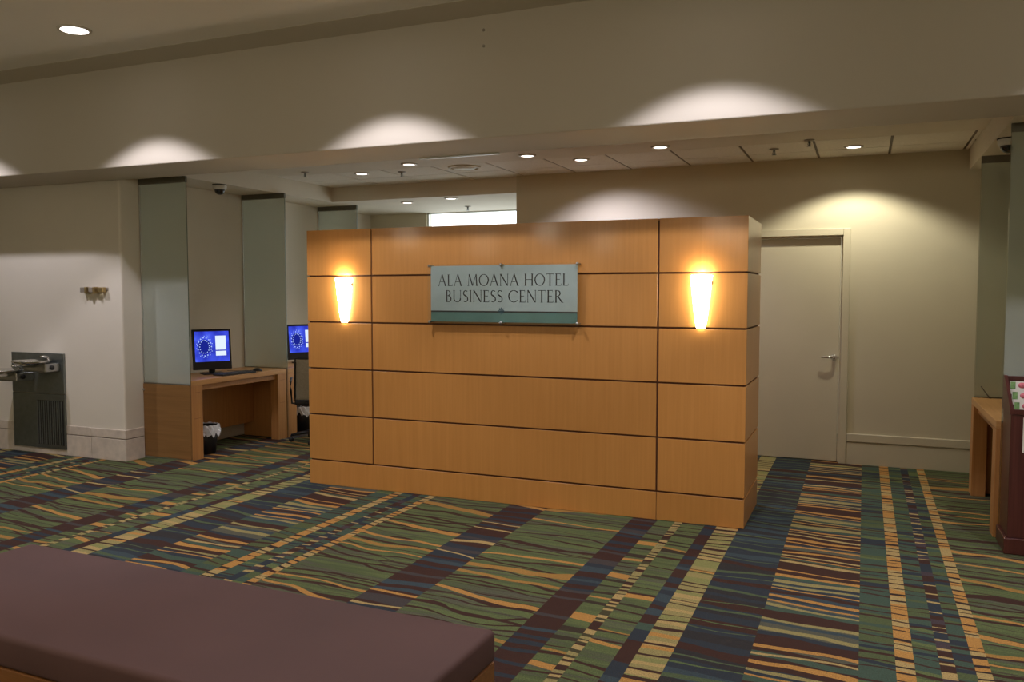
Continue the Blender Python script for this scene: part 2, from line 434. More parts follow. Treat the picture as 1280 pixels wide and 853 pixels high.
# the carpet itself: one woven mesh, a material slot for each band of its repeat
bm = bmesh.new()
edges = []
for rep in range(-3, 5):
    for i, t0 in enumerate(BAND_T):
        t1 = BAND_T[i + 1] if i + 1 < len(BAND_T) else CARPET_P
        xa, xb = CARPET_X - rep * CARPET_P - t1, CARPET_X - rep * CARPET_P - t0
        xa, xb = max(xa, HX0), min(xb, HX1)
        if xb - xa < 1e-5: continue
        f = bm.faces.new([bm.verts.new(p) for p in ((xa, HY0, 0), (xb, HY0, 0), (xb, 10.3, 0), (xa, 10.3, 0))]); f.material_index = i
bmesh.ops.remove_doubles(bm, verts=bm.verts, dist=1e-5)
r = bmesh.ops.extrude_face_region(bm, geom=bm.faces[:])
for v in r['geom']:
    if isinstance(v, bmesh.types.BMVert): v.co.z -= .006
bmesh.ops.recalc_face_normals(bm, faces=bm.faces)
me = bpy.data.meshes.new('carpet'); bm.to_mesh(me); bm.free()
for m_ in M_carpet: me.materials.append(m_)
link('carpet', me, fl)
struct('ceiling', M_ceil, (HX0, HX1, HY0, YF + 0.3, ZH, ZH + 0.12), label='cream painted ceiling of the hall')
# cove strip between bulkhead and hall ceiling
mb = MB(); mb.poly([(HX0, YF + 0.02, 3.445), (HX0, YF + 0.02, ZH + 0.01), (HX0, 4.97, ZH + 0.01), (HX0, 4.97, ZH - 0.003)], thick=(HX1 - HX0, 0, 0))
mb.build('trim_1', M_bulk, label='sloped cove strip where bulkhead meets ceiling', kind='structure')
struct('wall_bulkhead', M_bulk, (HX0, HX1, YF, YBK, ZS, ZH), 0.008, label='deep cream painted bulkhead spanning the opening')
bh = bpy.data.objects['wall_bulkhead']
for dz in (3.354, 3.249):
    MB().lathe([(0, 0), (0.010, 0), (0.010, 0.004), (0, 0.004)], 12, mat=Matrix.Translation((-2.385, YF - 0.0, dz)) @ Matrix.Rotation(R(90), 4, 'X')).build('screw_hole', M_greym, bh)
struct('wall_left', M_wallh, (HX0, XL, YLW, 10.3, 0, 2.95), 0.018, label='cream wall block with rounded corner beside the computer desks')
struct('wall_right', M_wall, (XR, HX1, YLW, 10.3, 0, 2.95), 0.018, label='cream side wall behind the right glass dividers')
struct('wall_hall_left', M_wall, (HX0 - 0.12, HX0, HY0, YLW + 0.1, 0, ZH))
struct('wall_hall_right', M_wall, (HX1, HX1 + 0.12, HY0, YLW + 0.1, 0, ZH))
struct('wall_hall_rear', M_wall, (HX0 - 0.12, HX1 + 0.12, HY0 - 0.12, HY0, 0, ZH))
# back wall with a door opening
DX0, DX1, DH = -1.13, -0.19, 2.13
XB0 = -3.47
mb = MB()
mb.box(XB0, DX0 - 0.06, YB, YB + 0.2, 0, ZC + 0.1); mb.box(DX1 + 0.06, XR, YB, YB + 0.2, 0, ZC + 0.1); mb.box(DX0 - 0.06, DX1 + 0.06, YB, YB + 0.2, DH + 0.06, ZC + 0.1)
mb.box(XB0, XB0 + 0.2, YB + 0.2, YFAR, 0, ZC + 0.1)
mb.build('wall_back', M_wall, kind='structure', label='cream wall behind the wooden partition')
# far wall with window opening
WX0, WX1, WZ0, WZ1 = -5.52, -3.47, 0.6, 2.678
mb = MB()
mb.box(XL, WX0, YFAR, YFAR + 0.15, 0, ZC); mb.box(WX1, XR, YFAR, YFAR + 0.15, 0, ZC); mb.box(WX0, WX1, YFAR, YFAR + 0.15, 0, WZ0); mb.box(WX0, WX1, YFAR, YFAR + 0.15, WZ1, ZC)
mb.build('wall_far', M_wall, kind='structure', label='far cream wall with a bright window')
win = thing('window_1', ((WX0 + WX1) / 2, YFAR + 0.06, WZ0), 'bright daylit window in the far wall', None, kind='structure')
hw, hh = (WX1 - WX0) / 2, WZ1 - WZ0
mb = MB(); mb.box(-hw, -hw + .02, -.03, .03, 0, hh); mb.box(hw - .02, hw, -.03, .03, 0, hh); mb.box(-hw + .02, hw - .02, -.03, .03, 0, .03); mb.box(-hw + .02, hw - .02, -.03, .03, hh - .012, hh)
mb.build('window_frame', M_alu, win)
MB().box(-hw + .02, hw - .02, -.004, .004, .03, hh - .012).build('pane', M_pane, win)

# alcove ceilings
ac = struct('ceiling_alcove', M_ceil2, (-5.90, 0.82, YBK - 0.02, 8.40, ZC + 0.012, ZC + 0.10), label='alcove ceiling with a strip of square fibre tiles')
mb = MB(); mb.box(-5.90, 0.82, YBK - 0.02, 7.36, ZC, ZC + 0.012)
mb.build('plaster_border', M_ceil2, ac)
struct('ceiling_left_soffit', M_ceil2, (XL - 0.05, -5.90, YBK - 0.02, YFAR, ZL, ZC + 0.1), label='lowered plaster soffit over the left desks')
struct('ceiling_back_soffit', M_ceil2, (-5.90, XB0 + 0.1, 8.40, YFAR, ZL, ZC + 0.1), label='lowered plaster ceiling near the far window')
struct('ceiling_right_soffit', M_ceil2, (0.82, XR + 0.05, YBK - 0.02, YB, ZL - 0.01, ZC + 0.1), label='lowered plaster soffit over the right desk')
# ceiling tiles
gx = [-5.90] + [-5.185 + 0.596 * i for i in range(11)] + [0.82]
gy = [7.36, 7.885, 8.40]
tiles = {}
for i in range(len(gx) - 1):
    for j in range(2):
        w_, h_ = round(gx[i + 1] - gx[i], 4), round(gy[j + 1] - gy[j], 4)
        if (w_, h_) not in tiles:
            me = MB(); me.box(-w_ / 2 + .011, w_ / 2 - .011, -h_ / 2 + .007, h_ / 2 - .007, 0.0, 0.012, 0.003, 1)
            mm = bpy.data.meshes.new('ceiling_tile'); me.bm.to_mesh(mm); me.bm.free(); mm.materials.append(M_tile); tiles[(w_, h_)] = mm
        link('ceiling_tile', tiles[(w_, h_)], ac, loc=((gx[i] + gx[i + 1]) / 2, (gy[j] + gy[j + 1]) / 2, ZC))
mb = MB()
for x in gx[1:-1]: mb.box(x - .010, x + .010, 7.36, 8.40, ZC + .006, ZC + .0125)
for y in gy[:2]: mb.box(-5.90, .82, y - .006, y + .006, ZC + .006, ZC + .0125)
mb.build('tile_grid', M_grid, ac)
# slim metal rail at the rear lip of the bulkhead
box('curtain_rail', M_alu, (-3.20, -2.52, YBK - 0.030, YBK - 0.012, ZS - 0.012, ZS), bev=0.003, label='slim metal rail along the rear lip of the bulkhead', cat='rail')

# ------------------------------------------------------------------ baseboards
bl = thing('baseboard_left', (0, 0, 0), 'pale stone tile baseboard on the fountain wall', None, kind='structure')
def stone(x0, x1, y0, y1):
    for z0, z1 in ((0, .207), (.214, .298)):
        MB().box(x0 + .003, x1 - .003 if x1 != XL + .012 else x1, y0, y1, z0, z1, .004, 2).build('stone_tile', M_stone, bl)
cuts = [HX0, -9.95, -8.93, -7.93]
for a, b in zip(cuts[:-1], cuts[1:]): stone(a, b, YLW - .014, YLW)
stone(-7.18, -6.845, YLW - .014, YLW); stone(-6.845, XL + .012, YLW - .014, YLW)
MB().box(-7.93, -7.18, YLW - .014, YLW, 0, .045, .004).build('stone_tile', M_stone, bl)
for z0, z1 in ((0, .207), (.214, .298)):
    MB().box(XL, XL + .012, YLW + .001, 5.975, z0, z1, .003).build('stone_tile', M_stone, bl)
MB().box(HX0, -7.93, YLW - .006, YLW, 0, .29).box(-7.18, XL + .005, YLW - .006, YLW, 0, .29).box(XL, XL + .005, YLW, 5.97, 0, .29).build('grout', M_grout, bl)
bb = thing('baseboard_back', (0, 0, 0), 'tall painted baseboard on the wall beside the door', None, kind='structure')
for x0, x1 in ((DX1 + 0.068, XR - .002), (XB0, DX0 - 0.068)):
    MB().box(x0, x1, YB - .016, YB, 0, .205, .002).build('board', M_wall, bb)
    MB().box(x0, x1, YB - .022, YB, .211, .288, .006).build('cap_moulding', M_wall, bb)

# ------------------------------------------------------------------ door
dr = thing('door_1', ((DX0 + DX1) / 2, YB, 0), 'cream painted metal door with chrome lever handle', None, kind='structure')
hw = (DX1 - DX0) / 2
mb = MB()
for sx in (-1, 1):
    a, b = sorted((sx * hw, sx * (hw + .064))); mb.box(a, b, -.022, .13, 0, DH + .064, .004)
    a, b = sorted((sx * (hw - .016), sx * hw)); mb.box(a, b, .05, .13, 0, DH - .001, .002)
mb.box(-hw, hw, -.022, .13, DH, DH + .064, .004)
mb.box(-hw, hw, .05, .13, DH - .016, DH, .002)
mb.build('door_frame', M_door, dr)
leaf = MB().box(-hw + .02, hw - .02, .052, .096, .006, DH - .02, .003).build('door_leaf', M_door, dr)
hx = hw - .058
mb = MB(); mb.lathe([(0, -.02), (.042, -.02), (.042, -.008), (.020, .0), (.014, .045), (0, .045)], 24, mat=Matrix.Translation((hx, .048, .99)) @ Matrix.Rotation(R(90), 4, 'X'))
mb.tube([(hx, .005, .99), (hx - .03, -.004, .992), (hx - .07, -.004, .993), (hx - .115, .002, .990)], [.011, .012, .010, .008], 12)
mb.build('lever_handle', M_chrome, dr, label='chrome lever handle')

# ------------------------------------------------------------------ wooden partition
PX0, PX1, PY0, PY1, PH = -4.262, -0.716, 5.71, 6.455, 2.11
pt = thing('wooden_partition', ((PX0 + PX1) / 2, (PY0 + PY1) / 2, 0), 'freestanding beech panelled partition with dark reveals carrying the glass sign', 'partition')
ox, oy = (PX0 + PX1) / 2, (PY0 + PY1) / 2
MB().box(PX0 - ox + .012, PX1 - ox - .012, PY0 - oy + .012, PY1 - oy - .012, 0, PH - .012).build('core', M_groove, pt)
cols = [PX0, -3.640, -1.316, PX1]
rows = [0.205, 0.588, 0.973, 1.356, 1.735, PH]
g = 0.0068
def panel(x0, x1, y0, y1, z0, z1): MB().box(x0 - ox, x1 - ox, y0 - oy, y1 - oy, z0, z1, .0012, 1).build('panel', M_wood, pt)
for j in range(5):
    z0 = rows[j] + g; z1 = rows[j + 1] - (g if j < 4 else 0)
    for i in range(3):
        panel(cols[i] + (g if i else 0), cols[i + 1] - (g if i < 2 else 0), PY0, PY0 + .018, z0, z1)
    panel(PX1 - .018, PX1, PY0 + .0185, PY1, z0, z1)
    panel(PX0, PX0 + .018, PY0 + .0185, PY1, z0, z1)
    panel(PX0 + .0185, PX1 - .0185, PY1 - .018, PY1, z0, z1)
for x0, x1 in ((PX0, cols[2] - .002), (cols[2] + .002, PX1)):
    MB().box(x0 - ox, x1 - ox, PY0 - oy, PY0 + .018 - oy, 0.002, rows[0] - g, .0012, 1).build('plinth', M_wood, pt)
for d in ((PX1 - .018, PX1, PY0 + .0185, PY1), (PX0, PX0 + .018, PY0 + .0185, PY1)):
    MB().box(d[0] - ox, d[1] - ox, d[2] - oy, d[3] - oy, .002, rows[0] - g, .0012, 1).build('plinth', M_wood, pt)
MB().box(PX0 - ox + .018, PX1 - ox - .018, PY0 - oy + .018, PY1 - oy - .018, PH - .012, PH - .001).build('top_board', M_wood, pt)

# ------------------------------------------------------------------ lettering (own glyphs: thin and thick strokes with small serifs)
def glyph(ch):
    q = []       # list of polygons in unit cap height
    TK, TN, SF = .108, .046, .042
    def ln(x0, y0, x1, y1, w):
        d = Vector((x1 - x0, y1 - y0)); n = Vector((-d.y, d.x)).normalized() * w / 2
        q.append([(x0 + n.x, y0 + n.y), (x1 + n.x, y1 + n.y), (x1 - n.x, y1 - n.y), (x0 - n.x, y0 - n.y)])
    def vs(x, w=TK, y0=0, y1=1, sb=True, st=True):
        ln(x, y0, x, y1, w)
        if sb: ln(x - w / 2 - SF, y0 + .015, x + w / 2 + SF, y0 + .015, .03)
        if st: ln(x - w / 2 - SF, y1 - .015, x + w / 2 + SF, y1 - .015, .03)
    def arc(cx, cy, rx, ry, a0, a1, n=18, tk=TK, tn=TN):
        pr = None
        for i in range(n + 1):
            a = R(a0 + (a1 - a0) * i / n); c, s_ = math.cos(a), math.sin(a)
            w = tn + (tk - tn) * abs(c) ** 1.3
            o_ = (cx + (rx + w / 2) * c, cy + (ry + w / 2) * s_); i_ = (cx + (rx - w / 2) * c, cy + (ry - w / 2) * s_)
            if pr: q.append([pr[0], o_, i_, pr[1]])
            pr = (o_, i_)
    if ch == 'A':
        ln(.06, 0, .40, 1, TN); ln(.40, 1, .76, 0, TK); ln(.20, .36, .62, .36, TN); ln(-.02, .015, .14, .015, .03); ln(.66, .015, .86, .015, .03); W = .84
    elif ch == 'L': vs(.12); ln(.12, .025, .50, .025, TN); ln(.49, 0, .52, .17, .03); W = .54
    elif ch == 'M':
        ln(.10, 0, .18, 1, TN); ln(.18, 1, .52, .02, TK); ln(.52, .02, .86, 1, TN); ln(.86, 1, .94, 0, TK); ln(.02, .015, .18, .015, .03); ln(.84, .015, 1.04, .015, .03); W = 1.04
    elif ch == 'O': arc(.48, .5, .43, .475, 0, 360, 40); W = .96
    elif ch == 'N': vs(.10, TN); ln(.10, 1, .76, .02, TK); vs(.78, TN, sb=False); W = .88
    elif ch == 'H': vs(.12); vs(.74); ln(.12, .52, .74, .52, TN); W = .86
    elif ch == 'T': vs(.36, st=False); ln(.02, .97, .70, .97, TN); ln(.03, .99, .01, .83, .03); ln(.69, .99, .71, .83, .03); W = .72
    elif ch == 'E':
        vs(.12, sb=False, st=False); ln(.02, .975, .50, .975, TN); ln(.02, .025, .54, .025, TN); ln(.12, .52, .44, .52, TN); ln(.50, .99, .50, .84, .03); ln(.54, 0, .56, .18, .03); W = .58
    elif ch == 'B': vs(.12); arc(.20, .76, .24, .215, -90, 90); arc(.22, .28, .30, .255, -90, 90); ln(.12, .975, .2, .975, TN); ln(.12, .535, .22, .535, TN); ln(.12, .025, .22, .025, TN); W = .60
    elif ch == 'U': vs(.12, sb=False, y0=.32); arc(.43, .32, .31, .295, 180, 360, 20); vs(.74, TN, y0=.32, sb=False); W = .86
    elif ch == 'S': arc(.28, .745, .19, .225, 40, 225, 18, .10); arc(.26, .265, .21, .235, -140, 55, 18, .10); ln(.15, .60, .40, .44, .115); W = .52
    elif ch == 'I': vs(.12); W = .24
    elif ch == 'C': arc(.50, .5, .45, .475, 42, 318, 34); ln(.84, .80, .84, .95, .03); W = .90
    elif ch == 'R': vs(.12); arc(.20, .74, .27, .235, -90, 90); ln(.12, .975, .2, .975, TN); ln(.12, .505, .22, .505, TN); ln(.28, .50, .68, .01, TK); ln(.60, .015, .78, .015, .03); W = .72
    else: return [], .42
    return q, W
def lettering(text, x0, x1, z0, cap, y, mat, parent):
    gl = [glyph(ch) for ch in text]
    total = sum(W + (.10 if ch != ' ' else 0) for (q, W), ch in zip(gl, text)) - .10
    sc = (x1 - x0) / total; pen = 0.0
    for (q, W), ch in zip(gl, text):
        if q:
            bm = bmesh.new()
            for k, p in enumerate(q):
                f = bm.faces.new([bm.verts.new((x0 + (pen + a) * sc, y - .000004 * (k % 7), z0 + b * cap)) for a, b in p])
                f.normal_update()
                if f.normal.y > 0: f.normal_flip()
            mb = MB(); mb.bm.free(); mb.bm = bm
            mb.build('letter', mat, parent)
        pen += W + (.10 if ch != ' ' else 0)

# ------------------------------------------------------------------ sign
SX0, SX1, SZ0, SZ1 = -3.073, -1.890, 1.378, 1.802
sx, sy = (SX0 + SX1) / 2, PY0
sg = thing('glass_sign', (sx, sy, SZ0), 'clear acrylic wall sign with dark roman lettering on pale green above a teal strip', 'sign')
yb = -0.050
def L(x): return x - sx
MB().box(L(SX0), L(SX1), yb, yb + .006, 0.084, SZ1 - SZ0).build('print_panel', M_signbg, sg)
MB().box(L(SX0), L(SX1), yb, yb + .006, 0.0, 0.072).build('teal_strip', M_teal, sg)
MB().box(L(SX0), L(SX1), yb, yb + .006, 0.0722, 0.0838).build('black_line', M_ink, sg)
lettering('ALA MOANA HOTEL', L(-3.010), L(-1.955), 1.649 - SZ0, .088, yb - .0008, M_ink, sg)
lettering('BUSINESS CENTER', L(-2.946), L(-1.998), 1.527 - SZ0, .090, yb - .0008, M_ink, sg)
ex, ez = 0.0, 0.085
mb = MB()
for a in range(8):
    mb.poly([(ex, yb - .001, ez), (ex + .030 * math.cos(R(45 * a - 12)), yb - .001, ez + .030 * math.sin(R(45 * a - 12))), (ex + .020 * math.cos(R(45 * a + 22)), yb - .001, ez + .020 * math.sin(R(45 * a + 22)))])
mb.build('emblem', M_emblem, sg, label='small dark blue rosette emblem')
MB().box(L(SX0) - .025, L(SX1) + .018, yb - .0085, yb - .0025, -.012, SZ1 - SZ0 + .012, .001, 1).build('acrylic_sheet', M_acryl, sg)
for px in (L(SX0) - .008, 0.0, L(SX1) + .004):
    for pz in (-.002, SZ1 - SZ0 + .002):
        MB().lathe([(0, 0), (.007, 0), (.007, .050), (.0115, .050), (.0115, .066), (.006, .070), (0, .070)], 16, mat=Matrix.Translation((px, 0, pz)) @ Matrix.Rotation(R(90), 4, 'X')).build('standoff', M_steel, sg)

# ------------------------------------------------------------------ sconces
def sconce(x, label):
    t = thing('wall_sconce', (x, PY0, 1.36), label, 'wall lamp', 'sconces on the partition')
    prof = [(.030, 0.0), (.040, .05), (.049, .12), (.058, .20), (.066, .28), (.074, .355)]
    mb = MB(); b_in = [(r - .004, z) for r, z in prof]
    mb.lathe(prof, 24, PI, 2 * PI, sy=1.05); mb.lathe(b_in, 24, PI, 2 * PI, sy=1.05)
    mb.poly([(prof[0][0] * math.cos(PI + PI * i / 16), prof[0][0] * 1.05 * math.sin(PI + PI * i / 16), 0) for i in range(17)])
    mb.build('glass_shade', M_sconce, t)
    mb = MB(); mb.box(-.070, -.064, -.012, 0, .29, .352, .001).box(.064, .070, -.012, 0, .29, .352, .001).box(-.034, .034, -.006, 0, -.004, .012, .001)
    mb.box(-.03, .03, -.004, 0, .012, .33)
    mb.build('mounting_bracket', M_dsteel, t)
    ld = bpy.data.lights.new('sconce_bulb', 'POINT'); ld.energy = SCONCE_W; ld.color = (1.0, 0.80, 0.50); ld.shadow_soft_size = .025
    lo = bpy.data.objects.new('bulb', ld); COL.objects.link(lo); lo.parent = t; lo.location = (0, -.045, .37)
    return t
sconce(-3.895, 'glowing tapered glass sconce on the partition end nearer the computer desks')
sconce(-1.020, 'glowing tapered glass sconce on the partition end nearer the door')

# ------------------------------------------------------------------ downlights
def downlight_proto(name, rad, lens):
    t = thing(name, (0, 0, 0), 'x', 'ceiling light')
    MB().lathe([(rad, -.012), (rad + .014, -.010), (rad + .018, 0), (rad - .004, 0), (rad - .006, -.010), (rad, -.012)], 32).build('trim_ring', M_trimw, t)
    MB().lathe([(0, -.007), (rad - .004, -.007), (rad - .004, -.001), (0, -.001)], 32).build('lens', lens, t)
    return t
def spot(parent, W, col, size, blend, soft, tilt=(0, 0)):
    ld = bpy.data.lights.new('spot', 'SPOT'); ld.energy = W; ld.color = col; ld.spot_size = R(size); ld.spot_blend = blend; ld.shadow_soft_size = soft
    lo = bpy.data.objects.new('lamp', ld); COL.objects.link(lo); lo.parent = parent; lo.location = (0, 0, -.03); lo.rotation_euler = (R(tilt[0]), R(tilt[1]), 0)
hp = downlight_proto('hall_downlight', .098, M_lens)
first = True
def place(proto, used, x, y, z, label, group):
    if not used: o = proto; used.append(1)
    else: o = copy_tree(proto)
    o.location = (x, y, z); o['label'] = label; o['group'] = group
    return o
used = []
lit = []
for x, y in [(-5.30, 4.41), (-7.52, 4.41), (-3.08, 4.41), (-0.86, 4.41), (1.36, 4.41), (3.58, 4.41)] + [(-7.52 + 2.22 * i + 0.0, yy) for yy in (1.9, -0.7, -3.3) for i in range(6)]:  # rows away from the bulkhead are unseen, added to fill the ambient light
    front = y > 4
    o = place(hp, used, x, y, ZH, 'bright round recessed downlight in the hall ceiling in front of the bulkhead' if front else 'round recessed fill downlight added out of view in the open hall ceiling', 'hall downlights along the bulkhead' if front else 'added fill downlights over the bench area')
    lit.append((o, HALL_W if front else HALL_FILL_W, front))
for o, W, front in lit:
    spot(o, W, HALL_SPOT if front else HALL_FILL_COL, 102 if front else 130, 0.24 if front else 0.6, .035)
# unseen globe pendants added behind the photographer to supply ambient light
gp = thing('fill_globe_pendant', (0, 0, 0), 'added fill globe pendant hanging out of view in the open hall', 'fill lamp', 'added fill globes in the hall')
MB().lathe([(0, 0), (.06, 0), (.06, -.02), (0, -.02)], 20).build('ceiling_rose', M_trimw, gp)
MB().tube([(0, 0, -.021), (0, 0, -.85)], .006, 8).build('stem', M_alu, gp)
MB().lathe([(.04 if i == 0 else .17 * math.sin(PI * i / 16), -.85 - .17 + .17 * math.cos(PI * i / 16)) for i in range(17)], 28).build('globe', M_fill_globe, gp)
used = []
for x, y in FILL_GLOBES:
    place(gp, used, x, y, ZH, 'added fill globe pendant hanging out of view in the open hall', 'added fill globes in the hall')
ap = downlight_proto('alcove_downlight', .062, M_lens2)
used = []
AL = [(-4.889, 7.504, ZC, 0), (-4.105, 7.131, ZC, 0), (-2.855, 7.105, ZC, 0), (-2.477, 7.515, ZC, 1), (-1.639, 7.131, ZC, 0), (-0.112, 7.766, ZC, 2), (-5.07, 8.76, ZL, 0), (-4.38, 8.56, ZL, 0)]
AL_lab = ['small round downlight in ceiling tile nearest the left soffit', 'small round downlight in plaster ceiling border, beside the round air diffuser', 'small round downlight in plaster ceiling border, beside the violet-white tile downlight', 'violet-white downlight in ceiling tile washing the wall behind partition', 'small round downlight in plaster ceiling border above partition near its sconce by the door', 'warm downlight in ceiling tile in front of the door', 'small round downlight in the lowered ceiling, closer to left wall', 'small round downlight in the lowered ceiling, nearer the ceiling step']
lit = []
for (x, y, z, k), lab in zip(AL, AL_lab):
    lit.append((place(ap, used, x, y, z, lab, 'alcove downlights'), k))
for o, k in lit:
    if k == 1: spot(o, ALCOVE_W * 2.4, (0.95, 0.90, 1.12), 124, 0.6, .03, (18, -6))
    elif k == 2: spot(o, ALCOVE_W * 2.5, (1.0, 0.93, 0.72), 128, 0.35, .03)
    else: spot(o, ALCOVE_W * 0.85, ALCOVE_COL, 110, 0.6, .03)

# ------------------------------------------------------------------ sprinklers, diffuser, dome cameras
sp = thing('fire_sprinkler', (0, 0, 0), 'x', 'sprinkler')
MB().lathe([(0, 0), (.042, 0), (.040, -.006), (.014, -.012), (0, -.012)], 24).build('escutcheon', M_greym, sp)
MB().lathe([(.010, -.010), (.008, -.03), (.006, -.045), (0, -.045)], 12).build('nozzle', M_dsteel, sp)
mb = MB().lathe([(0, -.050), (.020, -.050), (.020, -.053), (0, -.053)], 16)
mb.tube([(.010, 0, -.02), (.014, 0, -.035), (.003, 0, -.05)], .002, 6).tube([(-.010, 0, -.02), (-.014, 0, -.035), (-.003, 0, -.05)], .002, 6)
mb.build('deflector', M_dsteel, sp)
used = []
for x, y, z, lab in [(-5.384, 7.20, ZC, 'small fire sprinkler on ceiling next to the left soffit'), (-4.444, 7.569, ZC, 'small fire sprinkler in ceiling tile between two downlights and the diffuser'), (-0.753, 7.64, ZC, 'small fire sprinkler in ceiling tile above the door'), (-0.443, 7.30, ZC, 'small fire sprinkler in plaster ceiling border near the door downlight'), (-4.60, 9.45, ZL, 'small fire sprinkler in the lowered ceiling by the bright window')]:
    place(sp, used, x, y, z, lab, 'ceiling sprinklers')
df = thing('ceiling_diffuser', (-3.704, 7.529, ZC), 'round cream air diffuser set into the tiled ceiling', 'vent')
MB().lathe([(.165, 0), (.160, -.010), (.140, -.016), (.135, -.004), (.165, 0)], 40).build('outer_ring', M_spk, df)
MB().lathe([(0, -.020), (.105, -.018), (.118, -.008), (.118, 0), (0, 0)], 40).build('centre_plate', M_spk, df)
def dome(x, y, z, label):
    t = thing('dome_camera', (x, y, z), label, 'security camera', 'dome cameras')
    MB().lathe([(0, 0), (.066, 0), (.068, -.008), (.066, -.040), (.058, -.052), (0, -.052)], 32).build('housing', M_white, t)
    MB().lathe([(.069, -.0005), (.0715, -.0005), (.0715, -.009), (.069, -.009), (.069, -.0005)], 32).build('base_gasket', M_blackm, t)
    MB().lathe([(.052, -.0525), (.050, -.066), (.042, -.084), (.026, -.097), (.008, -.102), (0, -.102)], 32).build('smoked_bubble', M_dome, t)
dome(-5.975, 6.60, ZL, 'white ceiling dome camera beside the left glass divider')
dome(0.897, 6.72, ZL - .01, 'white ceiling dome camera above the right desk')

# ------------------------------------------------------------------ glass dividers
def divider(x0, x1, y, zb, low, label, wallside, group):
    t = thing('glass_divider', ((x0 + x1) / 2, y, 0), label, 'divider', group)
    a, b = -(x1 - x0) / 2 + .002, (x1 - x0) / 2
    top = ZL if x0 < 0 else ZL - .01
    if wallside > 0: a, b = -(x1 - x0) / 2, (x1 - x0) / 2 - .002
    if low:
        lp = MB().box(a, b, -.014, .008, .018, zb - .012, .002).build('wood_panel', M_divw, t)
        MB().box(a, b, -.012, .006, 0, .0175).build('base_strip', M_alu, t)
        wx = a if wallside < 0 else b
        MB().lathe([(0, 0), (.010, 0), (.010, .012), (0, .012)], 12, mat=Matrix.Translation((wx + .012 * (1 if wallside < 0 else -1), -.014, zb - .07)) @ Matrix.Rotation(R(90), 4, 'X')).build('clip', M_alu, t)
    else:
        MB().box(a, b, -.010, .010, 0, zb - .012).build('wood_panel', M_divw, t)
    MB().box(a, b, -.008, .008, zb - .0115, zb).build('bottom_channel', M_chan, t)
    MB().box(a + .004, b - .002, -.005, .005, zb + .0005, top - .0565).build('glass', M_glass, t)
    e = b if wallside < 0 else a
    MB().box(e - .0018 if wallside < 0 else e, e if wallside < 0 else e + .0018, -.0052, .0052, zb + .0005, top - .0565).build('glass_edge', M_edge, t)
    MB().box(a, b, -.012, .012, top - .056, top).build('top_channel', M_chan, t)
    e = a if wallside < 0 else b
    MB().box(min(e, e + .012 * -wallside), max(e, e + .012 * -wallside), -.010, -.0055, zb + .001, top - .057).build('wall_channel', M_alu, t)
divider(XL, -5.825, 5.995, .735, True, 'greenish glass divider standing on a wooden side panel at the desk row end', -1, 'left glass dividers')
divider(XL, -5.825, 7.425, .772, False, 'greenish glass divider between the two left computer desks', -1, 'left glass dividers')
divider(XL, -5.825, 8.825, .772, False, 'greenish glass divider beyond the desk with the task chair', -1, 'left glass dividers')
divider(.825, XR, 7.525, .772, False, 'greenish glass divider at the far end of the right desk', 1, 'right glass dividers')
divider(.835, XR, 6.150, .772, False, 'greenish glass divider behind the brochure stand', 1, 'right glass dividers')

# ------------------------------------------------------------------ desks
def desk(x0, x1, y0, y1, front, label, outlet=False):
    # front = +1: open side faces +X, -1: faces -X
    cx, cy = (x0 + x1) / 2, (y0 + y1) / 2
    t = thing('computer_desk', (cx, cy, 0), label, 'desk', 'built-in computer desks')
    hx, hy = (x1 - x0) / 2, (y1 - y0) / 2
    MB().box(-hx, hx, -hy, hy, .715, .765, .003).build('desktop', M_deskt, t)
    for s_ in (-1, 1):
        a, b = sorted((s_ * hy, s_ * (hy - .145)))
        fx0, fx1 = sorted((front * hx, front * (hx - .10)))
        lg = MB().box(fx0, fx1, a, b, 0, .7145, .003).build('end_post', M_deskw, t)
        if outlet is False:
            for zz in (.40, .648): MB().box(front * hx - .0006, front * hx + .0006, a + .03, b - .03, zz, zz + .002).build('inlay_line', M_groove, lg)
        bx0, bx1 = sorted((-front * hx, front * (hx - .101)))
        c, d = sorted((s_ * hy, s_ * (hy - .025)))
        MB().box(bx0, bx1, c, d, 0, .7145, .002).build('side_panel', M_deskw, t)
    mx = -front * (hx - .13)
    MB().box(mx - .009, mx + .009, -hy + .0255, hy - .0255, .16, .7145, .002).build('modesty_panel', M_deskw, t)
    fx0, fx1 = sorted((front * (hx - .03), front * (hx - .05)))
    MB().box(fx0, fx1, -hy + .1455, hy - .1455, .66, .7145, .002).build('apron', M_deskw, t)
    if outlet:
        MB().box(-.10, -.02, hy - .031, hy - .0255, .095, .175, .002).build('power_outlet', M_black, t, label='black power outlet')
        MB().lathe([(0, 0), (.012, 0), (.012, .004), (0, .004)], 12, mat=Matrix.Translation((-.13, hy - .0252, .60)) @ Matrix.Rotation(R(90), 4, 'X')).build('cable_hole', M_black, t)
        MB().lathe([(0, 0), (.010, 0), (.010, .004), (0, .004)], 12, mat=Matrix.Translation((-.13, hy - .0252, .38)) @ Matrix.Rotation(R(90), 4, 'X')).build('cable_hole', M_black, t)
    return t
desk(XL + .003, -5.83, 6.006, 7.412, 1, 'beech computer desk with end posts, nearest the wooden side panel')
desk(XL + .003, -5.83, 7.440, 8.810, 1, 'beech computer desk with the task chair in front')
desk(.808, XR - .003, 6.162, 7.510, -1, 'beech desk with open knee space behind the brochure stand', True)

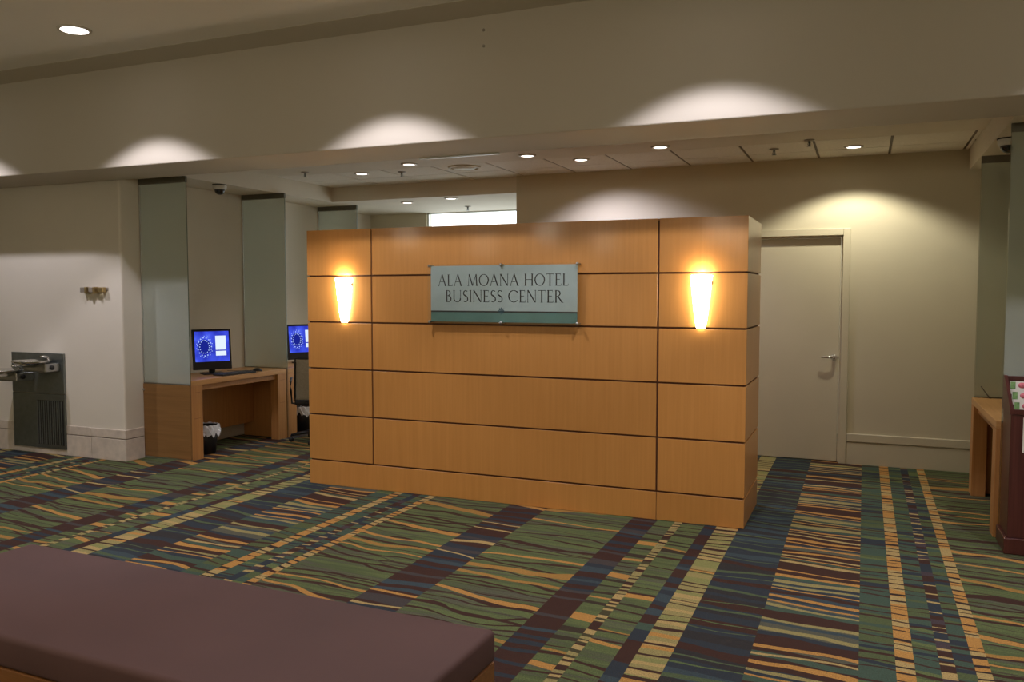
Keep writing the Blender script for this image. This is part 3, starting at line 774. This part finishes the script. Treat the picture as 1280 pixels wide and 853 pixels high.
# ------------------------------------------------------------------ monitors, keyboards, mouse
def monitor(x, y, rz, label):
    t = thing('computer_monitor', (x, y, .765), label, 'monitor', 'desk monitors', rz=rz)   # faces local +X
    mb = MB().box(-.09, .09, -.11, .11, 0, .014, .005)
    mb.build('stand_base', M_black, t)
    MB().box(-.045, -.015, -.03, .03, .0145, .22, .006).build('stand_neck', M_black, t)
    tilt = Matrix.Translation((0, 0, .045)) @ Matrix.Rotation(R(-6), 4, 'Y')
    mb = MB(); mb.box(-.014, .018, -.193, .193, 0, .415, .006, 2, rot=tilt); mb.box(-.05, -.0145, -.14, .14, .05, .26, .015, 2, rot=tilt)
    hs = mb.build('housing', M_black, t)
    def scr(name, mat, y0, y1, z0, z1, d): return MB().box(.0182, .0182 + d, y0, y1, z0, z1, rot=tilt).build(name, mat, hs)
    scr('screen', M_screen, -.172, .172, .082, .392, .0008)
    scr('screen_window', M_scrw, .035, .140, .200, .345, .0016); scr('screen_window', M_scrw, .035, .140, .140, .188, .0016)
    mb = MB()
    for k in range(44):
        a = 2 * PI * k / 44 * 1.0; rr = (.085, .060, .10)[k % 3]; r_ = (.0055, .0045, .0035)[k % 3]
        mb.merge(MB().box(.0185, .0198, -r_, r_, -r_, r_).bm, tilt @ Matrix.Translation((0, -.075 + rr * .80 * math.cos(a), .235 + rr * 1.1 * math.sin(a))) @ Matrix.Rotation(a, 4, 'X'))
    mb.build('screen_dots', M_scrd, hs)
    mb = MB().lathe([(0, .0191), (.075, .0191), (.075, .0185)], 32, mat=tilt @ Matrix.Translation((0, -.075, .235)) @ Matrix.Rotation(R(90), 4, 'Y') , sy=.85)
    mb.build('screen_disc', M_scrdk, hs)
    return t
monitor(-6.15, 6.64, R(-32), 'black flat monitor with blue screen on the desk beside the end panel')
monitor(-6.12, 8.10, R(-28), 'black flat monitor with blue screen behind the task chair')
def keyboard(x, y, rz, label):
    t = thing('computer_keyboard', (x, y, .765), label, 'keyboard', 'desk keyboards', rz=rz)
    MB().box(-.075, .075, -.22, .22, .002, .018, .005).build('case', M_black, t)
    mb = MB()
    for r_ in range(5):
        for c in range(20):
            mb.box(-.062 + r_ * .024, -.062 + r_ * .024 + .020, -.205 + c * .0206, -.205 + c * .0206 + .0175, .0185, .0235)
    mb.build('keys', M_keys, t, kind='stuff')
keyboard(-5.915, 6.70, R(-6), 'dark computer keyboard on the desk beside the end panel')
ms = thing('computer_mouse', (-5.93, 7.06, .765), 'small black computer mouse on the desk beside the keyboard', 'mouse', rz=R(10))
b = bmesh.new(); bmesh.ops.create_uvsphere(b, u_segments=20, v_segments=12, radius=1)
for v in b.verts: v.co = Vector((v.co.x * .055, v.co.y * .032, max(v.co.z, 0) * .034 + .001))
for f in b.faces: f.smooth = True
mb = MB(); mb.merge(b); mb.build('shell', M_black, ms)
MB().tube([(-.05, 0, .012), (-.10, .01, .004), (-.20, -.05, .004), (-.32, -.06, .004)], .002, 6).build('cord', M_black, ms)

# ------------------------------------------------------------------ waste bins
def bin_(x, y, label):
    t = thing('waste_bin', (x, y, 0), label, 'waste bin', 'bins under the desks')
    MB().lathe([(0, 0), (.095, 0), (.125, .28), (.119, .28), (.090, .008), (0, .008)], 28).build('bucket', M_black, t)
    b = bmesh.new(); n = 40; prev = None; rnd = random.Random(int(abs(x * 100)))
    for k, (r0, z0, jr, jz) in enumerate([(.112, .20, 0, 0), (.122, .285, .003, .006), (.131, .288, .004, .008), (.138, .25, .010, .02), (.146, .20, .016, .035)]):
        ring = [b.verts.new(((r0 + rnd.uniform(-jr, jr)) * math.cos(2 * PI * i / n), (r0 + rnd.uniform(-jr, jr)) * math.sin(2 * PI * i / n), z0 + rnd.uniform(-jz, jz))) for i in range(n)]
        if prev:
            for i in range(n): b.faces.new((prev[i], prev[(i + 1) % n], ring[(i + 1) % n], ring[i]))
        prev = ring
    mb = MB(); mb.merge(b); mb.build('liner', M_bag, t)
bin_(-6.02, 6.38, 'black waste bin with white liner under the desk beside the end panel')
bin_(-5.98, 7.90, 'black waste bin with white liner behind the task chair')

# ------------------------------------------------------------------ task chair
ch = thing('task_chair', (-5.40, 7.40, 0), 'black framed task chair with grey mesh back at the second desk', 'chair', rz=R(125))
# local: seat faces +X
for k in range(5):
    a = R(72 * k + 20); c, s_ = math.cos(a), math.sin(a)
    lg = MB().tube([(.03 * c, .03 * s_, .11), (.16 * c, .16 * s_, .095), (.29 * c, .29 * s_, .072)], [.024, .020, .014], 10).build('base_arm', M_black, ch)
    mb = MB()
    for dy in (-.013, .013):
        mb.lathe([(0, -.009), (.024, -.009), (.027, 0), (.024, .009), (0, .009)], 18, mat=Matrix.Translation((.29 * c - dy * s_, .29 * s_ + dy * c, .0275)) @ Matrix.Rotation(a, 4, 'Z') @ Matrix.Rotation(R(90), 4, 'X'))
    mb.tube([(.29 * c, .29 * s_, .0275), (.29 * c, .29 * s_, .075)], .008, 8)
    mb.build('caster', M_black, lg)
MB().tube([(0, 0, .09), (0, 0, .24)], .030, 14).build('gas_column', M_black, ch)
MB().tube([(0, 0, .2405), (0, 0, .40)], .016, 12).build('piston', M_chrome, ch)
MB().box(-.11, .11, -.09, .09, .375, .415, .01).build('mechanism', M_blackm, ch)
MB().box(-.23, .25, -.24, .24, .4155, .480, .028, 4).build('seat', M_blackm, ch)
def backpt(u, v, off=0):   # u across -1..1, v up 0..1
    z = .47 + .45 * v; x = -.235 - .10 * v - .03 * math.sin(v * PI * .9) + .045 * u * u + off
    return (x, .235 * u * (1 - .06 * v), z)
b = bmesh.new(); nu, nv = 14, 12; gr = [[b.verts.new(backpt(-1 + 2 * i / nu, j / nv)) for i in range(nu + 1)] for j in range(nv + 1)]
for j in range(nv):
    for i in range(nu): b.faces.new((gr[j][i], gr[j][i + 1], gr[j + 1][i + 1], gr[j + 1][i]))
r_ = bmesh.ops.extrude_face_region(b, geom=b.faces[:])
for v in r_['geom']:
    if isinstance(v, bmesh.types.BMVert): v.co.x -= .012
bmesh.ops.recalc_face_normals(b, faces=b.faces)
for f in b.faces: f.smooth = True
mb = MB(); mb.merge(b); mb.build('backrest_mesh', M_mesh, ch)
loop = [backpt(-1, j / 10, -.006) for j in range(11)] + [backpt(-1 + 2 * i / 10, 1, -.006) for i in range(1, 11)] + [backpt(1, 1 - j / 10, -.006) for j in range(1, 11)] + [backpt(1 - 2 * i / 10, 0, -.006) for i in range(1, 11)]
MB().tube(loop, .013, 10, cap=False).build('back_frame', M_black, ch)
MB().tube([(-.05, 0, .39), (-.25, 0, .40), (-.29, 0, .50), (-.315, 0, .62)], .018, 10).build('back_support', M_black, ch)
for s_ in (-1, 1):
    MB().tube([(-.05, s_ * .20, .41), (-.03, s_ * .275, .42), (-.03, s_ * .285, .55), (-.06, s_ * .285, .655), (.0, s_ * .285, .672), (.16, s_ * .285, .672)], .012, 10).build('armrest', M_black, ch)

# ------------------------------------------------------------------ drinking fountain
FX, FY = -7.548, YLW - .002
ft = thing('drinking_fountain', (FX, FY, 0), 'two-level steel drinking fountain set into the cream wall', 'drinking fountain')
MB().box(-.367, .367, -.022, 0, .605, 1.003, .003).build('upper_panel', M_dsteel, ft)
lowp = MB().box(-.367, .367, -.022, 0, .056, .598, .003).build('lower_panel', M_dsteel, ft)
MB().box(-.020, .350, -.0235, -.0222, .095, .535).build('grille_recess', M_blackm, lowp)
for k in range(12): MB().box(-.014 + k * .0305, -.002 + k * .0305, -.032, -.0236, .098, .532, .002, 1).build('grille_slat', M_dsteel, lowp)
for nm, cx, cy, z in (('high', .17, -.205, .935), ('low', -.20, -.235, .835)):
    arm = MB().box(cx - .155, cx + .155, cy + .02, -.0225, z - .105, z - .020, .012, 3).build('bracket_arm', M_steel, ft)
    MB().lathe([(.025, z - .055), (.10, z - .045), (.165, z - .010), (.185, z + .006), (.185, z + .012), (.172, z + .012), (.10, z - .018), (.03, z - .028), (0, z - .028)], 36, mat=Matrix.Translation((cx, cy, 0)), sx=.98, sy=.92).build('basin', M_chrome, ft)
    MB().tube([(cx + .10, cy + .10, z - .005), (cx + .10, cy + .095, z + .035), (cx + .085, cy + .06, z + .05), (cx + .07, cy + .035, z + .045)], [.013, .012, .010, .008], 12).build('bubbler', M_chrome, ft)
    MB().lathe([(0, 0), (.022, 0), (.022, .012), (.016, .016), (0, .016)], 20, mat=Matrix.Translation((cx + .155, cy + .09, z - .062)) @ Matrix.Rotation(R(90), 4, 'Y')).build('push_button', M_black, ft)

# ------------------------------------------------------------------ small wall brackets
wb = thing('wall_bracket', (-6.73, YLW, 1.60), 'small row of three metal brackets on the cream wall above the fountain', 'bracket')
MB().box(-.155, .150, -.010, 0, .02, .048, .003).build('back_rail', M_greym, wb)
for x, m_ in ((-.125, M_greym), (-.015, M_greym), (.105, M_brass)):
    MB().box(x - .035, x + .030, -.055, -.0105, .0, .050, .006).build('bracket_block', m_, wb)
for x in (-.075, .032):
    MB().box(x - .012, x + .012, -.070, -.0105, -.010, .052, .004).build('clasp', M_brass, wb)

# ------------------------------------------------------------------ brochure stand and brochures
bs = thing('brochure_stand', (1.165, 5.95, 0), 'dark mahogany brochure stand with a sloping rack in front of the glass', 'brochure stand')
x0, x1, y0, y1 = -.345, .345, -.165, .165
MB().box(x0, x1, y0, y1, 0, .10, .006).build('plinth', M_mahog, bs)
MB().box(x0 + .018, x1 - .018, y0 + .018, y1 - .012, .1005, .86, .004).build('cabinet', M_mahog, bs)
for s_ in (x0 + .012, x1 - .030):
    mb = MB(); mb.poly([(s_, y0 + .012, .8605), (s_, y0 + .012, .892), (s_, y1 - .05, 1.075), (s_, y1 - .008, 1.075), (s_, y1 - .008, .8605)], thick=(.018, 0, 0))
    mb.build('rack_side', M_mahog, bs)
MB().box(x0 + .0305, x1 - .0305, y0 + .012, y0 + .028, .8605, .892, .002).build('front_lip', M_mahog, bs)
MB().box(x0 + .0305, x1 - .0305, y1 - .030, y1 - .012, .8605, 1.07, .002).build('rack_back', M_mahog, bs)
for k in range(2): MB().box(x0 + .0305, x1 - .0305, y0 + .075 + k * .078, y0 + .083 + k * .078, .8605, .915 + k * .055, .001).build('rack_shelf', M_mahog, bs)
MB().box(-.262, .262, y0 + .0145, y0 + .0175, .63, .845, .0005, 1).build('notice_sheet', M_paperw, bs, label='cream printed notice sheet')
labs = ['white and pink brochure in the lowest slot of the mahogany rack', 'white and pink brochure in the middle slot of the mahogany rack', 'white and pink brochure in the top slot of the mahogany rack']
for k in range(3):
    for c in range(5):
        bx = 1.165 + x0 + .0875 + c * .122
        yb_ = 5.95 + y0 + .046 + k * .078; zb_ = .8615
        t = thing('brochure', (bx, yb_, zb_), labs[k] if c else labs[k].replace('mahogany rack', 'mahogany rack, against its outer side'), 'brochure', 'brochures in the mahogany rack')
        hgt = .075 + k * .055
        tl = Matrix.Rotation(R(-6), 4, 'X')
        MB().box(-.052, .052, -.003, .003, .002, hgt, rot=tl).build('cover', M_paperw, t)
        MB().box(-.050, -.022, -.0036, -.0031, hgt - .05, hgt - .004, rot=tl).build('green_photo', M_papergreen, t)
        mb = MB(); mb.lathe([(0, 0), (.018, 0), (.018, .0005), (0, .0005)], 16, mat=tl @ Matrix.Translation((.014, -.0031, hgt - .026)) @ Matrix.Rotation(R(90), 4, 'X'), sx=1.3); mb.build('pink_flower', M_paperpink, t)

# loose cable end on the right desk
cb = MB().tube([(.93, 7.44, .768), (.905, 7.45, .80), (.885, 7.46, .83), (.865, 7.465, .86)], .004, 8).build('loose_cable', M_black, label='short black cable end standing up on the right desk', cat='cable')

# ------------------------------------------------------------------ bench
bn = thing('upholstered_bench', (-2.33, 2.205, 0), 'long bench with plum brown cushion on a wooden base', 'bench', rz=R(-1.6))
bx, by = 1.185, .372
MB().box(-bx + .004, bx - .004, -by + .004, by - .004, 0, .335, .004).build('base', M_benchw, bn)
mb = MB().box(-bx, bx, -by, by, .336, .448, .019, 4)
cu = mb.build('cushion', M_cush, bn)
for p in cu.data.polygons: p.use_smooth = len(p.vertices) == 4 and p.area < .2
